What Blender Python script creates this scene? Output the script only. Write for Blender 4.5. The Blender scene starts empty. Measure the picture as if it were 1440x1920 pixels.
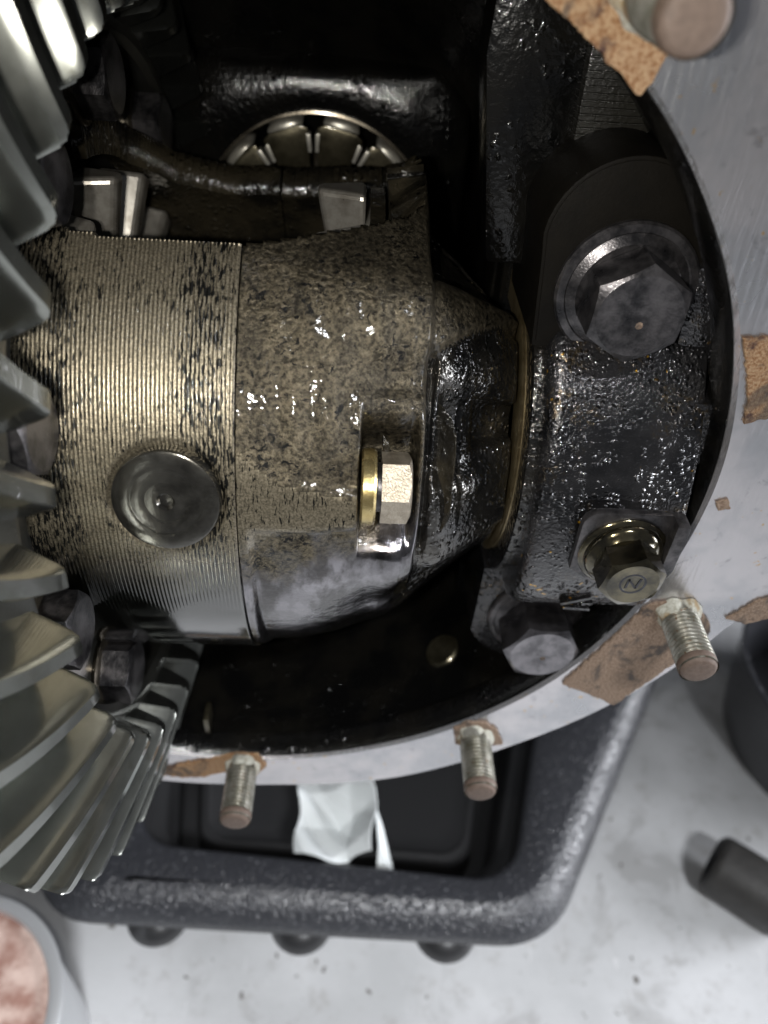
import bpy, bmesh, math, random
import numpy as np
from mathutils import Matrix, Vector

S = 0.001                                  # the script is written in millimetres
SC = bpy.context.scene
COL = SC.collection
rnd = random.Random(7)
R_ = math.radians

# ------------------------------------------------------------------ camera
def basis(p, yw, rl):
    f = Vector((math.sin(yw)*math.cos(p), math.cos(yw)*math.cos(p), -math.sin(p)))
    r = f.cross(Vector((0, 0, 1))).normalized(); u = r.cross(f)
    return f, math.cos(rl)*r + math.sin(rl)*u, -math.sin(rl)*r + math.cos(rl)*u
CAM = Vector((-5.455, -186.807, 121.218))
f_, r_, u_ = basis(0.717, 0.057, 0.074)
cam = bpy.data.cameras.new('camera'); cam_o = bpy.data.objects.new('camera', cam); COL.objects.link(cam_o)
cam_o.matrix_world = Matrix(((r_.x, u_.x, -f_.x, CAM.x*S), (r_.y, u_.y, -f_.y, CAM.y*S), (r_.z, u_.z, -f_.z, CAM.z*S), (0, 0, 0, 1)))
cam.sensor_fit = 'VERTICAL'; cam.sensor_height = 7.2; cam.sensor_width = 5.4
cam.lens = 7.2*1438.6/1920
cam.clip_start = 0.01; cam.clip_end = 50
cam.dof.use_dof = True; cam.dof.focus_distance = 0.170; cam.dof.aperture_fstop = 2.3
SC.camera = cam_o

# ------------------------------------------------------------------ world, lamps, exposure
w = bpy.data.worlds.new('World'); SC.world = w; w.use_nodes = True
bg = w.node_tree.nodes['Background']
bg.inputs[0].default_value = (0.88, 0.92, 1.0, 1); bg.inputs[1].default_value = 0.10

def lamp(name, kind, loc, energy, color, aim=None, **kw):
    l = bpy.data.lights.new(name, kind); l.energy = energy; l.color = color
    for k, v in kw.items(): setattr(l, k, v)
    o = bpy.data.objects.new(name, l); COL.objects.link(o); o.location = [c*S for c in loc]
    if aim is not None:
        d = Vector(aim) - Vector(loc); o.rotation_euler = d.to_track_quat('-Z', 'Y').to_euler()
    return o
# the phone's twin-LED flash, a finger's width left of the lens
lamp('phone_flash', 'POINT', (-25, -188, 119), 0.50, (1.0, 0.965, 0.90), shadow_soft_size=0.0013)
lamp('phone_flash', 'POINT', (-19, -188, 119.4), 0.50, (1.0, 0.965, 0.90), shadow_soft_size=0.0013)
# shop light low on the right, and an added spot high behind the photographer that lights the floor, coned to miss the axle
lamp('shop_light', 'AREA', (1500, -60, 170), 30.0, (0.93, 0.95, 1.0), aim=(60, 0, -300), shape='RECTANGLE', size=0.9, size_y=0.35)
lamp('floor_fill_spot', 'SPOT', (350, -1000, 1300), 135.0, (0.95, 0.97, 1.0), aim=(60, -300, -330), spot_size=R_(25), spot_blend=0.35, shadow_soft_size=0.12)

SC.view_settings.view_transform = 'Standard'; SC.view_settings.look = 'None'
SC.view_settings.exposure = 0.0; SC.view_settings.gamma = 1.0
SC.view_settings.use_curve_mapping = False
SC.render.engine = 'CYCLES'
SC.cycles.use_denoising = True
SC.cycles.denoising_input_passes = 'RGB_ALBEDO_NORMAL'
SC.cycles.denoising_prefilter = 'ACCURATE'
SC.cycles.sample_clamp_indirect = 3.0
SC.cycles.max_bounces = 6

# ------------------------------------------------------------------ material helpers
class N:
    def __init__(s, name):
        s.m = bpy.data.materials.new(name); s.m.use_nodes = True
        s.t = s.m.node_tree; s.b = s.t.nodes['Principled BSDF']; s.bump = None
        s.tc = s.t.nodes.new('ShaderNodeTexCoord')
    def new(s, k, **kw):
        n = s.t.nodes.new(k)
        for a, v in kw.items(): setattr(n, a, v)
        return n
    def link(s, a, b): s.t.links.new(a, b)
    def put(s, sock, v):
        if isinstance(v, bpy.types.NodeSocket): s.link(v, sock)
        elif isinstance(v, (tuple, list)) and len(v) == 3 and len(sock.default_value) == 4: sock.default_value = (*v, 1)
        else: sock.default_value = v
    def coord(s, scale=(1, 1, 1), loc=(0, 0, 0)):
        mp = s.new('ShaderNodeMapping'); s.link(s.tc.outputs['Object'], mp.inputs[0])
        mp.inputs['Scale'].default_value = scale; mp.inputs['Location'].default_value = loc
        return mp.outputs[0]
    def noise(s, size, detail=3, rough=0.55, dist=0.0, stretch=(1, 1, 1), loc=(0, 0, 0)):   # size in mm
        n = s.new('ShaderNodeTexNoise'); s.link(s.coord(stretch, loc), n.inputs['Vector'])
        n.inputs['Scale'].default_value = 1000.0/size; n.inputs['Detail'].default_value = detail
        n.inputs['Roughness'].default_value = rough; n.inputs['Distortion'].default_value = dist
        return n.outputs['Fac']
    def vor(s, size, feature='F1', rand=1.0, stretch=(1, 1, 1), out='Distance'):
        n = s.new('ShaderNodeTexVoronoi', feature=feature); s.link(s.coord(stretch), n.inputs['Vector'])
        n.inputs['Scale'].default_value = 1000.0/size; n.inputs['Randomness'].default_value = rand
        return n.outputs[out]
    def ramp(s, fac, a, b, smooth=True):      # 0 at a, 1 at b
        n = s.new('ShaderNodeMapRange', interpolation_type='SMOOTHSTEP' if smooth else 'LINEAR')
        s.link(fac, n.inputs['Value'])
        n.inputs['From Min'].default_value = a; n.inputs['From Max'].default_value = b
        return n.outputs[0]
    def inv(s, x): return s.math('SUBTRACT', 1.0, x)
    def math(s, op, a, b=0.0, clamp=False):
        n = s.new('ShaderNodeMath', operation=op, use_clamp=clamp); s.put(n.inputs[0], a); s.put(n.inputs[1], b)
        return n.outputs[0]
    def mix(s, fac, a, b):
        n = s.new('ShaderNodeMix', data_type='RGBA'); s.put(n.inputs[0], fac)
        s.put(n.inputs[6], a); s.put(n.inputs[7], b)
        return n.outputs[2]
    def mixf(s, fac, a, b):
        n = s.new('ShaderNodeMix', data_type='FLOAT'); s.put(n.inputs[0], fac); s.put(n.inputs[2], a); s.put(n.inputs[3], b)
        return n.outputs[0]
    def axis(s, k):                            # object coordinate in mm
        n = s.new('ShaderNodeSeparateXYZ'); s.link(s.tc.outputs['Object'], n.inputs[0])
        return s.math('MULTIPLY', n.outputs[k], 1000.0)
    def relief(s, h, mm, strength=1.0):
        n = s.new('ShaderNodeBump'); s.put(n.inputs['Height'], h); s.put(n.inputs['Strength'], strength)
        n.inputs['Distance'].default_value = mm*S
        if s.bump is not None: s.link(s.bump, n.inputs['Normal'])
        s.bump = n.outputs[0]
    def done(s, base, metal=0.0, rough=0.5, coat=0.0, coat_rough=0.05, spec=0.5, tint=(1, 1, 1), ior=1.5, film=None):
        b = s.b; s.put(b.inputs['Base Color'], base); s.put(b.inputs['Metallic'], metal); s.put(b.inputs['Roughness'], rough)
        s.put(b.inputs['Coat Weight'], coat); s.put(b.inputs['Coat Roughness'], coat_rough); s.put(b.inputs['Specular IOR Level'], spec)
        s.put(b.inputs['Coat Tint'], tint)
        if s.bump is not None:
            s.link(s.bump, b.inputs['Normal'])
            s.link(film if film is not None else s.bump, b.inputs['Coat Normal'])
        return s.m

M = {}
# oily raw casting of the differential case
n = N('oily_cast_iron')
g = n.noise(1.0, 5, 0.66); g2 = n.noise(0.6, 2); tone = n.noise(26, 4, 0.6, loc=(9, 9, 1)); big = n.noise(16, 3, 0.6); pits = n.noise(1.7, 5, 0.68, 0.8, loc=(3, 1, 2))
zz = n.axis(2); xx = n.axis(0)
wet = n.ramp(n.math('ADD', n.math('MULTIPLY', zz, -0.045), n.math('ADD', n.math('MULTIPLY', big, 1.6), n.math('MULTIPLY', xx, 0.010))), 0.42, 0.85)
pit = n.ramp(n.math('ADD', pits, n.math('MULTIPLY', n.math('SUBTRACT', n.noise(11, 3, loc=(6, 2, 2)), 0.5), 0.35)), 0.625, 0.57)
col = n.mix(n.ramp(g, 0.32, 0.68), (0.026, 0.022, 0.0145), (0.185, 0.156, 0.106))
col = n.mix(n.ramp(tone, 0.40, 0.66), col, n.mix(0.35, col, (0.012, 0.011, 0.009)))
col = n.mix(pit, (0.006, 0.006, 0.006), col)
smear = n.ramp(n.noise(7, 4, 0.6, stretch=(1, .5, .5), loc=(1, 8, 8)), 0.40, 0.60)
col = n.mix(wet, col, n.mix(smear, (0.05, 0.045, 0.045), (0.26, 0.25, 0.27)))
n.relief(n.math('ADD', g, n.math('MULTIPLY', g2, 0.3)), 0.55, n.mixf(wet, 0.85, 0.13))
fb = n.new('ShaderNodeBump'); n.link(n.noise(3.2, 3, 0.5, loc=(5, 1, 1)), fb.inputs['Height']); fb.inputs['Distance'].default_value = 0.0006; fb.inputs['Strength'].default_value = 0.55
film_w = n.ramp(n.noise(8, 4, 0.6, 0.5, loc=(1, 4, 2)), 0.44, 0.56)
M['cast'] = n.done(n.mix(film_w, col, n.mix(0.28, col, (0.010, 0.009, 0.007))), n.mixf(wet, 0.72, 0.95), n.mixf(wet, 0.32, 0.14), n.mixf(wet, n.mixf(film_w, 0.15, 1.0), 1.0), 0.04, film=fb.outputs[0])

# the lathe-turned band
n = N('turned_steel')
st = n.noise(1.0, 3, 0.55, stretch=(2.4, .46, .46)); big = n.noise(14, 3); fine = n.noise(0.45, 2)
xx = n.axis(0); zz = n.axis(2)
band = n.math('ADD', n.ramp(xx, -44, -37), n.math('MULTIPLY', n.ramp(xx, -33, -29.5), -0.7))
edge_l = n.ramp(xx, -58, -64)
th = n.math('ADD', n.math('ADD', st, n.math('MULTIPLY', n.math('ADD', band, edge_l), 0.125)), n.math('MULTIPLY', n.math('SUBTRACT', big, 0.5), 0.34))
oil = n.ramp(th, 0.625, 0.655)
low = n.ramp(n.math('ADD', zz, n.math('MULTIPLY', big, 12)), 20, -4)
col = n.mix(n.ramp(fine, 0.3, 0.7), (0.125, 0.108, 0.076), (0.305, 0.265, 0.19))
col = n.mix(oil, col, (0.008, 0.008, 0.007))
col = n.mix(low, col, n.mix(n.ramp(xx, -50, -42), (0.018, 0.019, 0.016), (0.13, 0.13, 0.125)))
n.relief(fine, 0.14, n.mixf(low, 0.5, 0.1))
M['turned'] = n.done(col, n.mixf(low, 0.75, 0.92), n.mixf(low, 0.40, 0.12), n.mixf(low, 0.3, 1.0), 0.05)

# black, wet castings covered in beads of oil: cap, housing, hub
def wet_black(name, c1, c2, bead=1.1, mm=0.35, strength=0.9, rough=0.16, coat=1.0, specks=None, spec=0.35, dust=None, cover=(0.35, 0.6), metal=0.0):
    n = N(name)
    g = n.noise(bead*0.8, 3, 0.55); b = n.noise(14, 3)
    wob = n.new('ShaderNodeVectorMath', operation='ADD')
    nz = n.new('ShaderNodeTexNoise'); n.link(n.tc.outputs['Object'], nz.inputs['Vector']); nz.inputs['Scale'].default_value = 420
    sc_ = n.new('ShaderNodeVectorMath', operation='SCALE'); n.link(nz.outputs['Color'], sc_.inputs[0]); sc_.inputs['Scale'].default_value = bead*0.0012
    n.link(n.tc.outputs['Object'], wob.inputs[0]); n.link(sc_.outputs[0], wob.inputs[1])
    v = n.new('ShaderNodeTexVoronoi'); n.link(wob.outputs[0], v.inputs['Vector']); v.inputs['Scale'].default_value = 1000/bead
    sepc = n.new('ShaderNodeSeparateColor'); n.link(v.outputs['Color'], sepc.inputs[0])
    dome = n.math('MULTIPLY', n.ramp(v.outputs['Distance'], 0.62, 0.0), n.ramp(sepc.outputs[0], 0.15, 0.8))
    where = n.ramp(n.noise(9, 3, 0.6, loc=(2, 7, 5)), *cover)
    col = n.mix(n.ramp(b, 0.35, 0.65), c1, c2)
    if dust:
        col = n.mix(n.math('MULTIPLY', n.ramp(n.noise(9, 4, 0.65, loc=(7, 3, 1)), 0.52, 0.68), n.ramp(n.noise(0.9, 2, loc=(1, 9, 4)), 0.45, 0.6)), col, dust)
    if specks:
        sp = n.math('MULTIPLY', n.ramp(n.noise(2.4, 2, loc=(4, 4, 9)), 0.690, 0.705), n.ramp(n.noise(20, 2, loc=(2, 2, 8)), 0.47, 0.53))
        col = n.mix(sp, col, specks)
    n.relief(n.math('ADD', n.math('MULTIPLY', dome, where), n.math('MULTIPLY', g, 0.45)), mm, strength)
    return n.done(col, metal, rough, coat, 0.035, spec)
M['cap'] = wet_black('wet_black_casting', (0.022, 0.022, 0.024), (0.060, 0.058, 0.060), 1.15, 0.55, 1.0, 0.2, 1.0, specks=(0.55, 0.30, 0.02), dust=(0.08, 0.06, 0.035), cover=(0.36, 0.56), metal=0.75)
M['hub'] = wet_black('oil_soaked_casting', (0.016, 0.016, 0.016), (0.055, 0.050, 0.042), 1.45, 0.55, 1.0, 0.16, 1.0, cover=(0.25, 0.45), metal=0.75)
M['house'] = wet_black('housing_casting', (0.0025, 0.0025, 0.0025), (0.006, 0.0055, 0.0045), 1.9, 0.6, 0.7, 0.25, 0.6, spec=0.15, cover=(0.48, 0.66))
M['arm'] = wet_black('case_bar_casting', (0.010, 0.009, 0.007), (0.036, 0.030, 0.019), 2.0, 0.7, 0.9, 0.25, 1.0)
# machined wall with tool marks
n = N('tool_marked_wall')
wv = n.new('ShaderNodeTexWave', bands_direction='Z'); n.link(n.tc.outputs['Object'], wv.inputs['Vector'])
wv.inputs['Scale'].default_value = 240; wv.inputs['Distortion'].default_value = 1.0; wv.inputs['Detail'].default_value = 3; wv.inputs['Detail Scale'].default_value = 6
n.relief(n.ramp(wv.outputs['Fac'], 0.0, 0.25), 0.35, 0.9); n.relief(n.noise(0.8, 3), 0.4, 0.5)
M['lines'] = n.done((0.016, 0.015, 0.012), 0.1, 0.3, 0.6, 0.1)
# flat spot face, dusty brown oil
n = N('spot_face'); n.relief(n.noise(0.7, 3), 0.10, 0.6)
M['spot'] = n.done(n.mix(n.noise(6, 3), (0.003, 0.0027, 0.0022), (0.009, 0.0075, 0.0055)), 0.0, 0.5, 0.0, 0.25, 0.10)

# ring gear steel under thin oil
n = N('gear_steel'); b = n.noise(9, 4, 0.6); fl = n.noise(0.7, 3); sc1 = n.noise(2.5, 3, 0.6, stretch=(1, 1, 1), loc=(8, 1, 1))
col = n.mix(b, (0.19, 0.198, 0.175), (0.31, 0.318, 0.295))
col = n.mix(n.math('MULTIPLY', n.ramp(sc1, 0.55, 0.72), 0.35), col, (0.13, 0.125, 0.09))
M['gear'] = n.done(col, 0.97, n.mixf(b, 0.19, 0.27), 0.6, 0.02)
n = N('gear_body_steel'); n.relief(n.noise(0.6, 3), 0.1, 0.5)
M['gearbody'] = n.done(n.mix(n.noise(7, 3), (0.05, 0.05, 0.045), (0.09, 0.09, 0.08)), 0.8, 0.3, 0.6, 0.06)
# bright small steel parts
def steel(name, c1, c2, rough=0.3, grain=0.5, mm=0.08, coat=0.3, metal=0.9, big=5, cr=0.06):
    n = N(name); n.relief(n.noise(grain, 3), mm, 0.6); b = n.noise(big, 4, 0.65)
    return n.done(n.mix(n.ramp(b, 0.3, 0.7), c1, c2), metal, n.mixf(b, rough*0.75, rough*1.25), coat, cr)
M['pin'] = steel('pin_end_steel', (0.045, 0.042, 0.036), (0.13, 0.125, 0.11), 0.22, 0.8, 0.05, 0.8, 0.85, 6)
M['brass'] = steel('yellow_zinc_washer', (0.45, 0.33, 0.12), (0.62, 0.50, 0.24), 0.26, 0.6, 0.06)
M['bolt_bright'] = steel('grainy_bright_steel', (0.36, 0.31, 0.24), (0.55, 0.49, 0.40), 0.42, 0.45, 0.35, 0.2, 0.85, 3)
M['bolt_dark'] = steel('blackened_steel', (0.018, 0.018, 0.020), (0.13, 0.122, 0.125), 0.30, 0.5, 0.12, 0.35, 0.75, 6)
M['bolt_lit'] = steel('lit_bolt_steel', (0.085, 0.082, 0.088), (0.24, 0.228, 0.24), 0.24, 0.6, 0.08, 0.4, 0.9, 5)  # paler copy of blackened steel: light on the lower bolt put into colour
M['bolt_gold'] = steel('oiled_yellow_steel', (0.03, 0.026, 0.016), (0.17, 0.145, 0.085), 0.13, 0.8, 0.05, 1.0, 0.95, 6, 0.03)
M['shim'] = steel('bronze_shim', (0.20, 0.15, 0.075), (0.36, 0.29, 0.17), 0.32, 0.6, 0.06, 0.3, 0.85, 6)
M['bearing'] = steel('bearing_steel', (0.09, 0.075, 0.055), (0.20, 0.175, 0.135), 0.25, 0.8, 0.04, 0.3, 0.9, 8)
M['roller'] = steel('polished_roller', (0.38, 0.36, 0.30), (0.62, 0.60, 0.54), 0.34, 0.8, 0.03, 0.2, 0.6, 8)
M['cage'] = steel('cage_steel', (0.05, 0.044, 0.028), (0.13, 0.115, 0.075), 0.30, 0.8, 0.05, 0.4, 0.8, 8)
M['inner_gear'] = steel('side_gear_steel', (0.22, 0.20, 0.17), (0.40, 0.38, 0.34), 0.30, 0.8, 0.03, 0.4, 0.6, 6)
M['tab'] = steel('lock_tab_steel', (0.16, 0.155, 0.17), (0.30, 0.29, 0.32), 0.28, 0.8, 0.05, 0.6, 0.85, 6)
M['stamp'] = steel('stamped_mark', (0.015, 0.015, 0.02), (0.05, 0.05, 0.06), 0.3, 0.8, 0.03, 0.4, 0.6, 3)

# machined flange face
n = N('flange_face')
b = n.noise(22, 4, 0.6); sm = n.noise(3.0, 4, 0.7); 
wv = n.new('ShaderNodeTexWave', bands_direction='DIAGONAL'); n.link(n.coord((1, 0.2, 0.12)), wv.inputs['Vector'])
wv.inputs['Scale'].default_value = 330; wv.inputs['Distortion'].default_value = 2.0; wv.inputs['Detail'].default_value = 2
scr = n.ramp(n.noise(1.0, 3, stretch=(2.2, 1, 0.10)), 0.50, 0.66)
col = n.mix(n.ramp(b, 0.38, 0.62), (0.62, 0.60, 0.61), (0.47, 0.475, 0.495))
col = n.mix(n.math('MULTIPLY', n.ramp(sm, 0.62, 0.74), 0.4), col, (0.26, 0.27, 0.30))
crumb = n.math('MULTIPLY', n.ramp(n.noise(2.2, 2, loc=(5, 5, 5)), 0.69, 0.71), n.ramp(n.noise(18, 2, loc=(9, 5, 3)), 0.47, 0.55))
col = n.mix(crumb, col, (0.62, 0.45, 0.26))
n.relief(wv.outputs['Fac'], 0.05, n.ramp(b, 0.45, 0.6)); n.relief(scr, 0.04, 0.5)
st2 = n.ramp(n.noise(6, 4, 0.7, 0.6, loc=(8, 2, 2)), 0.60, 0.70)
col = n.mix(n.math('MULTIPLY', st2, 0.4), col, (0.20, 0.20, 0.215))
M['flange'] = n.done(col, 0.85, n.mixf(b, 0.16, 0.34), 0.15, 0.06)
# gasket paper
def gasket(name, c1, c2, c3):
    n = N(name); g = n.noise(0.7, 4, 0.6); b = n.noise(7, 4, 0.65)
    col = n.mix(n.ramp(g, 0.35, 0.62), c2, c1); col = n.mix(n.ramp(b, 0.53, 0.68), col, c3)
    col = n.mix(n.math('MULTIPLY', n.ramp(n.noise(11, 3, 0.6, 0.7, stretch=(1, 1, .55), loc=(3, 3, 6)), 0.52, 0.62), 0.7), col, (0.045, 0.04, 0.036))
    n.relief(g, 0.5, 0.8)
    return n.done(col, 0, 0.75)
M['gasket'] = gasket('gasket_paper', (0.29, 0.21, 0.15), (0.17, 0.11, 0.075), (0.075, 0.058, 0.048))
M['gasket_rust'] = gasket('rust_stained_gasket', (0.36, 0.235, 0.13), (0.20, 0.09, 0.032), (0.05, 0.018, 0.012))
M['sealant'] = gasket('grey_sealant', (0.50, 0.50, 0.44), (0.34, 0.33, 0.27), (0.28, 0.20, 0.10))
# studs: greasy thread, rusty tip (rust has a place of its own on the stud, local +Y is the tip)
n = N('stud_steel'); yy = n.axis(1); g = n.noise(0.9, 4, 0.7); b = n.noise(4, 3)
col = n.mix(n.ramp(b, 0.35, 0.65), (0.16, 0.155, 0.12), (0.30, 0.29, 0.25))
col = n.mix(n.ramp(g, 0.56, 0.70), col, (0.16, 0.085, 0.035))
M['stud'] = n.done(col, 0.7, 0.36, 0.4, 0.1)
n = N('rusty_stud_tip'); g = n.noise(1.2, 5, 0.7); n.relief(g, 0.25, 0.7)
M['stud_tip'] = n.done(n.mix(g, (0.065, 0.045, 0.034), (0.20, 0.145, 0.115)), 0.1, 0.6)

# workshop floor, pan and the rest
n = N('concrete_floor'); b = n.noise(90, 5, 0.6); s1 = n.noise(12, 4, 0.65); d = n.noise(8, 2, loc=(4, 4, 4))
col = n.mix(n.ramp(b, 0.3, 0.7), (0.41, 0.415, 0.42), (0.55, 0.555, 0.565))
col = n.mix(n.math('MULTIPLY', n.ramp(s1, 0.52, 0.72), 0.5), col, (0.31, 0.30, 0.29))
col = n.mix(n.math('MULTIPLY', n.ramp(n.noise(38, 4, 0.65, 0.8, loc=(2, 3, 7)), 0.54, 0.66), 0.45), col, (0.27, 0.265, 0.26))
col = n.mix(n.ramp(d, 0.715, 0.745), col, (0.12, 0.11, 0.10))
col = n.mix(n.ramp(n.noise(2.6, 3, 0.6, loc=(1, 5, 2)), 0.70, 0.76), col, (0.20, 0.19, 0.18))
scr2 = n.ramp(n.noise(5, 3, 0.6, 1.5, stretch=(1, .15, 1), loc=(3, 5, 2)), 0.66, 0.74)
col = n.mix(n.math('MULTIPLY', scr2, 0.5), col, (0.62, 0.62, 0.63))
n.relief(n.noise(2, 4), 0.4, 0.5)
M['floor'] = n.done(col, 0, 0.42, 0.0)
n = N('speckled_black_plastic'); sp = n.vor(2.0); g = n.noise(1.3, 3)
col = n.mix(n.ramp(n.noise(1.6, 2, loc=(3, 3, 3)), 0.66, 0.72), (0.030, 0.031, 0.036), (0.20, 0.205, 0.22))
n.relief(n.math('ADD', n.ramp(sp, 0.0, 0.6), g), 0.5, 0.8)
M['pan'] = n.done(col, 0, 0.28, 0.4, 0.12)
n = N('smooth_black_plastic'); n.relief(n.noise(8, 2), 0.3, 0.3)
M['pan_in'] = n.done((0.022, 0.022, 0.023), 0, 0.34, 0.3, 0.12)
n = N('white_paper'); n.relief(n.noise(6, 3), 0.8, 0.3)
M['paper'] = n.done((0.66, 0.69, 0.69), 0, 0.6)
n = N('old_oil'); M['oil'] = n.done((0.006, 0.005, 0.004), 0, 0.04, 0.5, 0.03)
n = N('black_rubber'); n.relief(n.noise(1.5, 4), 0.5, 0.7)
M['rubber'] = n.done(n.mix(n.noise(5, 3), (0.016, 0.0155, 0.015), (0.05, 0.047, 0.043)), 0, 0.5)
M['rubber_end'] = N('shiny_rubber').done((0.006, 0.006, 0.007), 0, 0.35, 0.1, 0.1, 0.3)
n = N('tin_rim'); M['tin'] = n.done((0.62, 0.63, 0.64), 0.6, 0.35)
n = N('pinkish_grease'); b = n.noise(16, 4, 0.6)
M['grease'] = n.done(n.mix(n.ramp(b, 0.35, 0.65), (0.36, 0.20, 0.16), (0.72, 0.55, 0.48)), 0, 0.35, 0.4, 0.1)
n = N('grey_plastic'); M['handle'] = n.done((0.36, 0.37, 0.36), 0, 0.45)

# ------------------------------------------------------------------ object helpers
def obj(name, verts, faces, m, parent=None, smooth=True, auto=None, **props):
    me = bpy.data.meshes.new(name)
    v = np.asarray(verts, dtype=float)*S
    me.from_pydata([tuple(p) for p in v], [], faces); me.update()
    o = bpy.data.objects.new(name, me); COL.objects.link(o)
    if isinstance(m, (list, tuple)):
        for k in m: me.materials.append(M[k])
    else: me.materials.append(M[m])
    if smooth: me.polygons.foreach_set('use_smooth', [True]*len(me.polygons))
    if auto is not None: sharp(me, auto)
    if parent is not None: o.parent = parent
    for k, val in props.items(): o[k] = val
    return o
def sharp(me, deg):
    bm = bmesh.new(); bm.from_mesh(me); c = R_(deg)
    for e in bm.edges:
        if len(e.link_faces) == 2 and e.calc_face_angle(0) > c: e.smooth = False
    bm.to_mesh(me); bm.free()
def flip_out(o):
    bm = bmesh.new(); bm.from_mesh(o.data); bmesh.ops.recalc_face_normals(bm, faces=bm.faces); bm.to_mesh(o.data); bm.free(); return o
def empty(name, loc=(0, 0, 0), label=None, category=None, group=None):
    o = bpy.data.objects.new(name, None); COL.objects.link(o); o.location = [c*S for c in loc]; o.empty_display_size = 0.01
    if label: o['label'] = label
    if category: o['category'] = category
    if group: o['group'] = group
    return o
def tag(o, label, category, group=None):
    o['label'] = label; o['category'] = category
    if group: o['group'] = group
    return o
def lathe(profile, seg=96, axis='x', center=(0, 0, 0), closed=False, a0=0, a1=360, rfun=None):
    """profile of (along, radius); axis x or y (y turns about a line along Y)."""
    vs, fs = [], []; full = abs(a1-a0) >= 359.9; ns = seg if full else seg+1; L = len(profile)
    for i in range(ns):
        t = R_(a0+(a1-a0)*i/seg); c, s = math.cos(t), math.sin(t)
        for (a, r) in profile:
            if rfun: r = rfun(a, t, r)
            if axis == 'x': vs.append((center[0]+a, center[1]-r*c, center[2]+r*s))
            elif axis == 'y': vs.append((center[0]+r*c, center[1]+a, center[2]+r*s))
            else: vs.append((center[0]+r*c, center[1]+r*s, center[2]+a))
    for i in range(seg):
        j = (i+1) % ns
        for k in range(L if closed else L-1):
            l = (k+1) % L
            fs.append((i*L+k, j*L+k, j*L+l, i*L+l))
    return vs, fs
def prism(outline, d0, d1, axis='y', bevel=0.0, seg=2):
    """outline in the two other axes (x,z) for y, (y,z) for x, (x,y) for z; straight-sided solid."""
    bm = bmesh.new()
    def P(p, d):
        return {'y': (p[0], d, p[1]), 'x': (d, p[0], p[1]), 'z': (p[0], p[1], d)}[axis]
    a = [bm.verts.new(P(p, d0)) for p in outline]; b = [bm.verts.new(P(p, d1)) for p in outline]
    nn = len(outline)
    bm.faces.new(a); bm.faces.new(b[::-1])
    for i in range(nn): bm.faces.new((a[i], b[i], b[(i+1) % nn], a[(i+1) % nn]))
    bmesh.ops.recalc_face_normals(bm, faces=bm.faces)
    if bevel:
        bmesh.ops.bevel(bm, geom=[e for e in bm.edges if e.calc_face_angle(0) > 0.5], offset=bevel, segments=seg, profile=0.6, affect='EDGES', clamp_overlap=True)
    bm.verts.ensure_lookup_table(); bm.verts.index_update()
    vs = [tuple(v.co) for v in bm.verts]; fs = [tuple(v.index for v in f.verts) for f in bm.faces]; bm.free()
    return vs, fs
def box(x0, x1, y0, y1, z0, z1, bevel=1.0): return prism([(x0, z0), (x1, z0), (x1, z1), (x0, z1)], y0, y1, 'y', bevel)
def arc(cx, cz, r, a0, a1, n):
    return [(cx+r*math.cos(R_(a0+(a1-a0)*i/n)), cz+r*math.sin(R_(a0+(a1-a0)*i/n))) for i in range(n+1)]
def subdiv_rough(o, amp, size, seed=0):
    from mathutils import noise
    for v in o.data.vertices:
        p = v.co*1000/size+Vector((seed, seed*2, 0)); v.co += v.normal*noise.noise(p)*amp*S
def hexhead(corner, h, rot=0, bore=None, round_in=0.93, seg=60, dish=0.0):
    """bolt head on local +Z: hexagon with a 30 degree chamfer; list of verts, faces."""
    apo = corner*math.cos(math.pi/6); rc = apo*round_in; vs = []; fs = []
    for i in range(seg):
        t = 2*math.pi*i/seg; q = (t % (math.pi/3))-math.pi/6; hr = apo/math.cos(q)
        c, s = math.cos(t+R_(rot)), math.sin(t+R_(rot))
        top = h-max(0, hr-rc)*math.tan(R_(27))
        for (r, z) in ((hr, 0), (hr, top), (rc, h), (rc*0.97, h), (rc*0.5, h-dish*0.7), (0.02, h-dish)): vs.append((r*c, r*s, z))
    L = 6
    for i in range(seg):
        j = (i+1) % seg
        for k in range(L-1): fs.append((i*L+k, j*L+k, j*L+k+1, i*L+k+1))
    return vs, fs
def orient(vs, axis, at):
    """map local +Z onto a world direction."""
    q = Vector((0, 0, 1)).rotation_difference(Vector(axis).normalized())
    return [tuple(q @ Vector(v)+Vector(at)) for v in vs]
def to_minus_y(vs, at):     # local x -> X, y -> Z, z -> -Y (no hidden roll)
    return [(at[0]+v[0], at[1]-v[2], at[2]+v[1]) for v in vs]
def to_plus_x(vs, at):
    return [(at[0]+v[2], at[1]-v[0], at[2]+v[1]) for v in vs]
def sstep(x, a, b):
    t = np.clip((x-a)/(b-a), 0, 1); return t*t*(3-2*t)
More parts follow.
